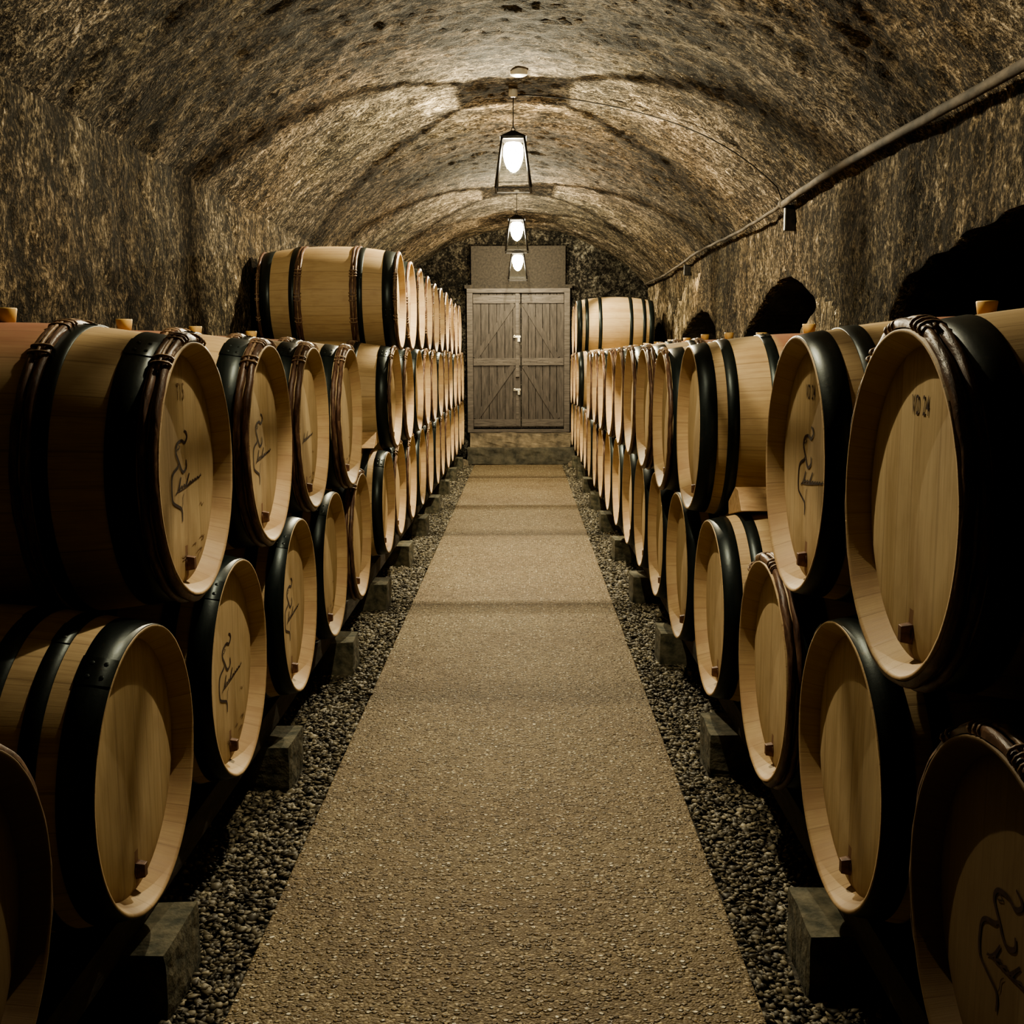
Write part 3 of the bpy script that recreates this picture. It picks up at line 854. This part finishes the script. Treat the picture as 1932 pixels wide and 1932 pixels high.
# ------------------------------------------------------------------ supports
def rough_box(dims, seed, amp=.006, seg=6):
    bm = bmesh.new()
    bmesh.ops.create_cube(bm, size=1.)
    bmesh.ops.subdivide_edges(bm, edges=bm.edges[:], cuts=seg, use_grid_fill=True)
    co = np.array([v.co[:] for v in bm.verts]) * np.array(dims)
    # soften the corners then roughen
    q = vnoise(co + seed * 3.7, 7., 21)[:, None] * np.array([[1, .7, .8]]) * amp * 2 + vnoise(co + seed, 30., 22)[:, None] * amp
    co2 = co * (1 - .012 * (np.abs(co / np.array(dims)) * 2 > .98).sum(1, keepdims=True).clip(0, 3) / 3) + q
    for v, c in zip(bm.verts, co2): v.co = c
    me = bpy.data.meshes.new('rough_box'); bm.to_mesh(me); bm.free()
    return me
for side, x0, y0s, nm in ((-1, -.785, [2.42, 3.74, 5.12, 6.46, 7.82, 9.18, 10.54, 11.90, 13.26, 14.62], 'left'), (1, .645, [2.50, 3.87, 5.30, 6.66, 8.02, 9.38, 10.74, 12.10, 13.46, 14.80], 'right')):
    for i, y in enumerate(y0s):
        me = rough_box((.92, .24 + random.uniform(-.02, .02), .165), i + (20 if side > 0 else 0))
        me.materials.append(M_BLOCK)
        o = link('stone_block', me, None, None, (x0 + side * .46, y, .0625), (0, 0, random.uniform(-.02, .02)))
        lab = 'mossy stone support block at foot of the %s barrel stack, %s from the camera' % (nm, ORD[i])
        tag(o, lab, 'block', 'stone blocks under the %s barrel stack' % nm)
    for j, off in enumerate((.16, .72)):
        me = rough_box((.13, 14.2, .085), 40 + j, .004, 10); me.materials.append(M_BEAM)
        o = link('timber_rail', me, None, None, (x0 + side * off, 8.2, .19), (0, 0, 0))
        tag(o, 'dark timber rail under the %s bottom barrels, %s' % (nm, 'on the aisle side' if j == 0 else 'on the wall side'), 'rail', 'timber rails under the barrels')

def wedge(poly, x0, x1, name, lab, loc):
    b = MB()
    n = len(poly)
    v = [(x0, y, z) for y, z in poly] + [(x1, y, z) for y, z in poly]
    b.add(v, [tuple(range(n)), tuple(range(2 * n - 1, n - 1, -1))] + [(i, (i + 1) % n, n + (i + 1) % n, n + i) for i in range(n)], False)
    o = link(name, b.mesh(name, M_CHOCK, bevel=.002), None, None, loc)
    return tag(o, lab, 'wedge')
wedge([(-.10, -.012), (.13, -.055), (.14, -.01), (.02, .055), (-.03, .05)], 0, .16, 'wooden_wedge', 'pale wooden wedge holding the yellow-staved barrel on the right stack', (.725, 3.80, .945))
wedge([(-.14, -.03), (.10, -.01), (.03, .05), (-.02, .055)], -.09, 0, 'wooden_wedge', 'small wooden wedge under the first left barrel past the gap', (-.86, 6.60, .955))

# ------------------------------------------------------------------ lanterns
def lantern(y, label, power, zb=2.56):
    x = -.06; zt = zb + .33; hb, ht = .118, .074
    root = thing('hanging_lantern', label, 'lantern', (x, y, zb), group='black metal lanterns hanging from the vault')
    H = zt - zb
    def at(sx, sy, t):
        h = hb + (ht - hb) * t
        return (sx * h, sy * h, H * t)
    for sx in (-1, 1):
        for sy in (-1, 1):
            link('post', MB().tube([at(sx, sy, 0), at(sx, sy, 1)], .009, 6).mesh('lantern_post', M_IRON), None, root)
    b = MB()
    for hh, z, w in ((hb, 0, .009), (hb - .004, .035, .004)):
        for sx in (-1, 1):
            b.box((sx * hh, 0, z), (w, 2 * hh + w, w)); b.box((0, sx * hh, z), (2 * hh - w, w, w))
    link('base_frame', b.mesh('base_frame', M_IRON), None, root)
    b = MB()
    for sx in (-1, 1):
        b.box((sx * ht, 0, H), (.012, 2 * ht + .012, .012)); b.box((0, sx * ht, H), (2 * ht, .012, .012))
    link('top_frame', b.mesh('top_frame', M_IRON), None, root)
    r = ht + .016
    b = MB()
    b.add([(-r, -r, H + .006), (r, -r, H + .006), (r, r, H + .006), (-r, r, H + .006), (-.014, -.014, H + .055), (.014, -.014, H + .055), (.014, .014, H + .055), (-.014, .014, H + .055)],
          [(0, 3, 2, 1), (0, 1, 5, 4), (1, 2, 6, 5), (2, 3, 7, 6), (3, 0, 4, 7), (4, 5, 6, 7)], False)
    b.tube([(.012 * math.cos(a), 0, H + .066 + .012 * math.sin(a)) for a in np.linspace(0, 2 * PI, 13)[:-1]], .0025, 6, closed=True)
    link('roof', b.mesh('lantern_roof', M_IRON), None, root)
    for k in range(4):
        R = Matrix.Rotation(k * PI / 2, 3, 'Z')
        q = [R @ Vector(p) for p in ((-hb + .003, -hb, .01), (hb - .003, -hb, .01), (ht - .003, -ht, H - .005), (-ht + .003, -ht, H - .005))]
        link('glass_pane', MB().add(q, [(0, 1, 2, 3)], False).mesh('glass_pane', M_PANE), None, root)
    # globe, widest near its top; enlarged to the outline of the lamp's glare
    v = []; f = []; n = 28
    pr_ = [(.0005, -.135), (.022, -.126), (.042, -.105), (.057, -.070), (.066, -.030), (.066, .015), (.062, .040), (.048, .056), (.02, .062), (.0005, .063)]
    for (rr, z) in pr_:
        for k in range(n): v.append((rr * math.cos(2 * PI * k / n), rr * math.sin(2 * PI * k / n), z + .25))
    f = [(i * n + k, i * n + (k + 1) % n, (i + 1) * n + (k + 1) % n, (i + 1) * n + k) for i in range(len(pr_) - 1) for k in range(n)]
    link('bulb', MB().add(v, f).mesh('bulb', M_BULB), None, root)
    link('cord', MB().tube([(0, 0, H + .07), (.001, 0, 3.18 - zb)], .0035, 6).mesh('cord', M_IRON), None, root)
    c = MB(); n = 24; v = []
    for (rr, z) in ((.0005, 3.165 - zb), (.02, 3.165 - zb), (.03, 3.175 - zb), (.03, 3.24 - zb)):
        for k in range(n): v.append((rr * math.cos(2 * PI * k / n), rr * math.sin(2 * PI * k / n), z))
    c.add(v, [(i * n + k, i * n + (k + 1) % n, (i + 1) * n + (k + 1) % n, (i + 1) * n + k) for i in range(3) for k in range(n)])
    link('ceiling_rose', c.mesh('ceiling_rose', M_WHITE), None, root)
    li = bpy.data.lights.new('lantern_light', 'POINT'); li.energy = power; li.color = (1., .885, .63); li.shadow_soft_size = .007
    li.use_nodes = True
    nt = li.node_tree; em = nt.nodes['Emission']; fo = nt.nodes.new('ShaderNodeLightFalloff')
    fo.inputs['Strength'].default_value = 1.; fo.inputs['Smooth'].default_value = .35
    nt.links.new(fo.outputs['Quadratic'], em.inputs['Strength'])
    lo = bpy.data.objects.new('lantern_light', li); col.objects.link(lo); lo.location = (x, y, zb + .25)
for y, lab, p, zb_ in ((3.33, 'lit lantern hanging above the near end of the aisle, over the first barrels', 50., 2.56),
                  (7.8, 'largest lit lantern in view, hanging on a cord over the middle of the aisle', 150., 2.56),
                  (12.2, 'lit lantern hanging between the largest one and the one before the door', 130., 2.55),
                  (14.5, 'smallest lit lantern hanging right in front of the cellar door', 38., 2.41)):
    lantern(y, lab, p, zb_)

# ------------------------------------------------------------------ pipe, cable
def bumpy_line(y0, y1, z, n, amp, x=None):
    pts = []
    for k in range(n + 1):
        y = y0 + (y1 - y0) * k / n
        pts.append((1.655 + random.uniform(-amp, amp), y, z + random.uniform(-amp, amp) + .015 * math.sin(y * 1.3)))
    return pts
tag(link('pipe', MB().tube(bumpy_line(-1.9, 7.36, 2.405, 40, .004), .021, 10).mesh('pipe', M_PIPE)), 'thick rusty pipe along the right wall where the vault begins', 'pipe')
tag(link('conduit', MB().tube(bumpy_line(7.36, 15.6, 2.40, 40, .004), .012, 8).mesh('conduit', M_PIPE)), 'thin pale conduit along the right wall from the junction to the end wall', 'pipe')
jb = thing('junction_box', 'small dark box hanging under the pipe on the right wall', 'junction box', (1.66, 7.36, 2.34), group=None)
link('box', MB().box((.045, 0, -.025), (.07, .045, .16)).mesh('box', M_IRON, bevel=.006), None, jb)
link('collar', MB().tube([(0, -.03, .066), (0, .03, .066)], .028, 12).mesh('collar', M_PIPE), None, jb)
jb2 = thing('junction_box', 'tiny dark box under the thin conduit near the door end', 'junction box', (1.665, 11.9, 2.35))
link('box', MB().box((.045, 0, -.02), (.07, .04, .11)).mesh('box', M_IRON, bevel=.006), None, jb2)
def vault_pt(x, y, off=.035):
    return (x * (RAD - off) / RAD, y, ZC + (RAD - off) * math.cos(math.asin(min(1, abs(x) / RAD))))
cab = [vault_pt(xx, 7.75 + .12 * math.sin(xx * 3) - .39 * xx / 1.66) for xx in np.linspace(-.03, 1.62, 22)] + [(1.655, 7.36, 2.42)]
tag(link('cable', MB().tube(cab, .0045, 6).mesh('cable', M_IRON)), 'thin dark cable crossing the vault from the largest lantern to the junction box', 'cable')

fx = MB(); n = 24; v = []
for (rr, z) in ((.0005, 3.172), (.04, 3.174), (.055, 3.182), (.057, 3.23)):
    for k in range(n): v.append((-.02 + rr * math.cos(2 * PI * k / n), 7.28 + rr * math.sin(2 * PI * k / n), z))
fx.add(v, [(i * n + k, i * n + (k + 1) % n, (i + 1) * n + (k + 1) % n, (i + 1) * n + k) for i in range(3) for k in range(n)])
tag(link('light_spot_disc', fx.mesh('light_spot_disc', M_WHITE)), 'white disc standing in for a bright spot of light on the vault just in front of the largest lantern', 'light spot')  # added disc: a bright reflection on the vault given solid shape
# ------------------------------------------------------------------ door and steps
dx0, dx1, dz0, dz1, dy = -.765, .650, .41, 2.37, 15.66
door = bpy.data.objects.new('door_1', None); col.objects.link(door); door.location = ((dx0 + dx1) / 2, dy, dz0)
struct(door, 'weathered double plank door with ledges and braces at the end of the cellar')
W = dx1 - dx0; H = dz1 - dz0
b = MB()
for s_ in (-1, 1): b.box((s_ * (W / 2 - .04), -.01, H / 2), (.08, .10, H))
b.box((0, -.01, H - .025), (W, .11, .06)); b.box((0, -.01, .02), (W, .11, .045))
link('frame', b.mesh('door_frame', M_DOORL, bevel=.004), None, door)
mid = .035  # meeting stile, right of the centre
xl, xr = -W / 2 + .08, W / 2 - .08
for nm, a, c in (('leaf', xl, mid - .004), ('leaf', mid + .004, xr)):
    b = MB(); n = 6; w = (c - a) / n
    for k in range(n): b.box((a + w * (k + .5), .01, H / 2), (w - .006, .03, H - .12))
    lf = link(nm, b.mesh('door_leaf', M_DOOR, bevel=.002), None, door)
    b = MB()
    for z, hh in ((H - .14, .11), (H * .495, .10), (.13, .10)):
        b.box(((a + c) / 2, -.018, z), (c - a - .01, .028, hh))
        for k in range(7):
            b.box((a + (c - a) * (k + .5) / 7, -.034, z), (.010, .008, .010))
    link('ledge', b.mesh('ledge', M_DOORL, bevel=.002), None, lf)
    for z0, z1 in ((H * .495 + .05, H - .195), (.18, H * .495 - .05)):
        left = a < 0 and c < .1
        p0 = Vector(((a + .03) if left else (c - .09), 0, z0)); p1 = Vector(((c - .10) if left else (a + .04), 0, z1))
        d = p1 - p0; ang = math.atan2(d.z, d.x)
        Mr = Matrix.Rotation(-ang, 3, 'Y')
        link('brace', MB().box(((p0.x + p1.x) / 2, -.014, (z0 + z1) / 2), (d.length, .022, .075), Mr).mesh('brace', M_DOOR, bevel=.002), None, lf)
link('meeting_strip', MB().box((mid - .05, -.03, H / 2 + .35), (.05, .03, H * .58)).box((mid - .05, -.028, .30), (.04, .026, .42)).mesh('meeting_strip', M_DOORL, bevel=.003), None, door)
for z, nm in ((H * .67, 'latch'), (H * .30, 'latch')):
    b = MB()
    b.box((mid - .055, -.05, z), (.10, .018, .028)); b.box((mid - .03, -.055, z - .045), (.035, .02, .05))
    b.tube([(mid - .03 + .014 * math.cos(q), -.055, z - .02 + .016 * math.sin(q)) for q in np.linspace(0, PI, 8)], .004, 6)
    b.tube([(mid - .09, -.045, z + .01), (mid - .09, -.075, z + .01)], .012, 10)
    link(nm, b.mesh('latch', M_BRIGHT, bevel=.001), None, door)
link('transom_panel', MB().box((0, .03, H + .30), (W - .12, .05, .56)).box((0, -.0, H + .03), (W + .06, .10, .05)).mesh('transom_panel', M_BEAM, bevel=.004), None, door)
for i, (yy, z0, z1, xa, xb) in enumerate(((15.22, 0, .215, -.77, .71), (15.44, .0, .405, -.74, .67))):
    me = rough_box((xb - xa, 15.72 - yy, z1 - z0), 60 + i, .014, 14); me.materials.append(M_STEP if i else M_STEP_SHADE)
    o = link('stone_step', me, None, None, ((xa + xb) / 2, (yy + 15.72) / 2, (z0 + z1) / 2 - .002))
    struct(o, ['lower worn stone step below the cellar door', 'upper worn stone step below the cellar door'][i])
for i, (xx, yy, r) in enumerate(((.74, 15.02, .085), (.66, 14.78, .06), (-.80, 15.05, .06))):
    me = rough_box((r * 2, r * 1.7, r * 1.5), 80 + i, .02, 5); me.materials.append(M_STEP)
    for v in me.vertices: v.co = v.co.normalized() * (.6 * r + .4 * v.co.length)
    tag(link('stone', me, None, None, (xx, yy, r * .55), (0, 0, i)), ['larger rubble stone lying right of the door steps', 'smaller rubble stone in front of the larger one right of the steps', 'small rubble stone lying left of the door steps'][i], 'stone', 'rubble stones by the steps')

# ------------------------------------------------------------------ camera
f_px, ya, pi_, ro, h = 2117.45, -.009964, .136943, -.003886, 1.44169
cy, sy, cp, sp = math.cos(ya), math.sin(ya), math.cos(pi_), math.sin(pi_)
F = Vector((sy * cp, cy * cp, -sp)); Rr = Vector((cy, -sy, 0)); U = Rr.cross(F)
R2 = Rr * math.cos(ro) + U * math.sin(ro); U2 = -Rr * math.sin(ro) + U * math.cos(ro)
cam = bpy.data.cameras.new('camera'); co = bpy.data.objects.new('camera', cam); col.objects.link(co)
cam.sensor_width = 36; cam.sensor_fit = 'HORIZONTAL'; cam.lens = f_px / 1932 * 36; cam.clip_start = .02
co.matrix_world = Matrix(((R2.x, U2.x, -F.x, 0), (R2.y, U2.y, -F.y, 0), (R2.z, U2.z, -F.z, h), (0, 0, 0, 1)))
bpy.context.scene.camera = co

w = bpy.data.worlds.new('cellar_dark'); w.use_nodes = True
w.node_tree.nodes['Background'].inputs[0].default_value = (.5, .45, .35, 1)
w.node_tree.nodes['Background'].inputs[1].default_value = .004
sc = bpy.context.scene; sc.world = w
sc.view_settings.view_transform = 'AgX'
sc.view_settings.look = 'AgX - Medium High Contrast'
sc.view_settings.exposure = 1.6
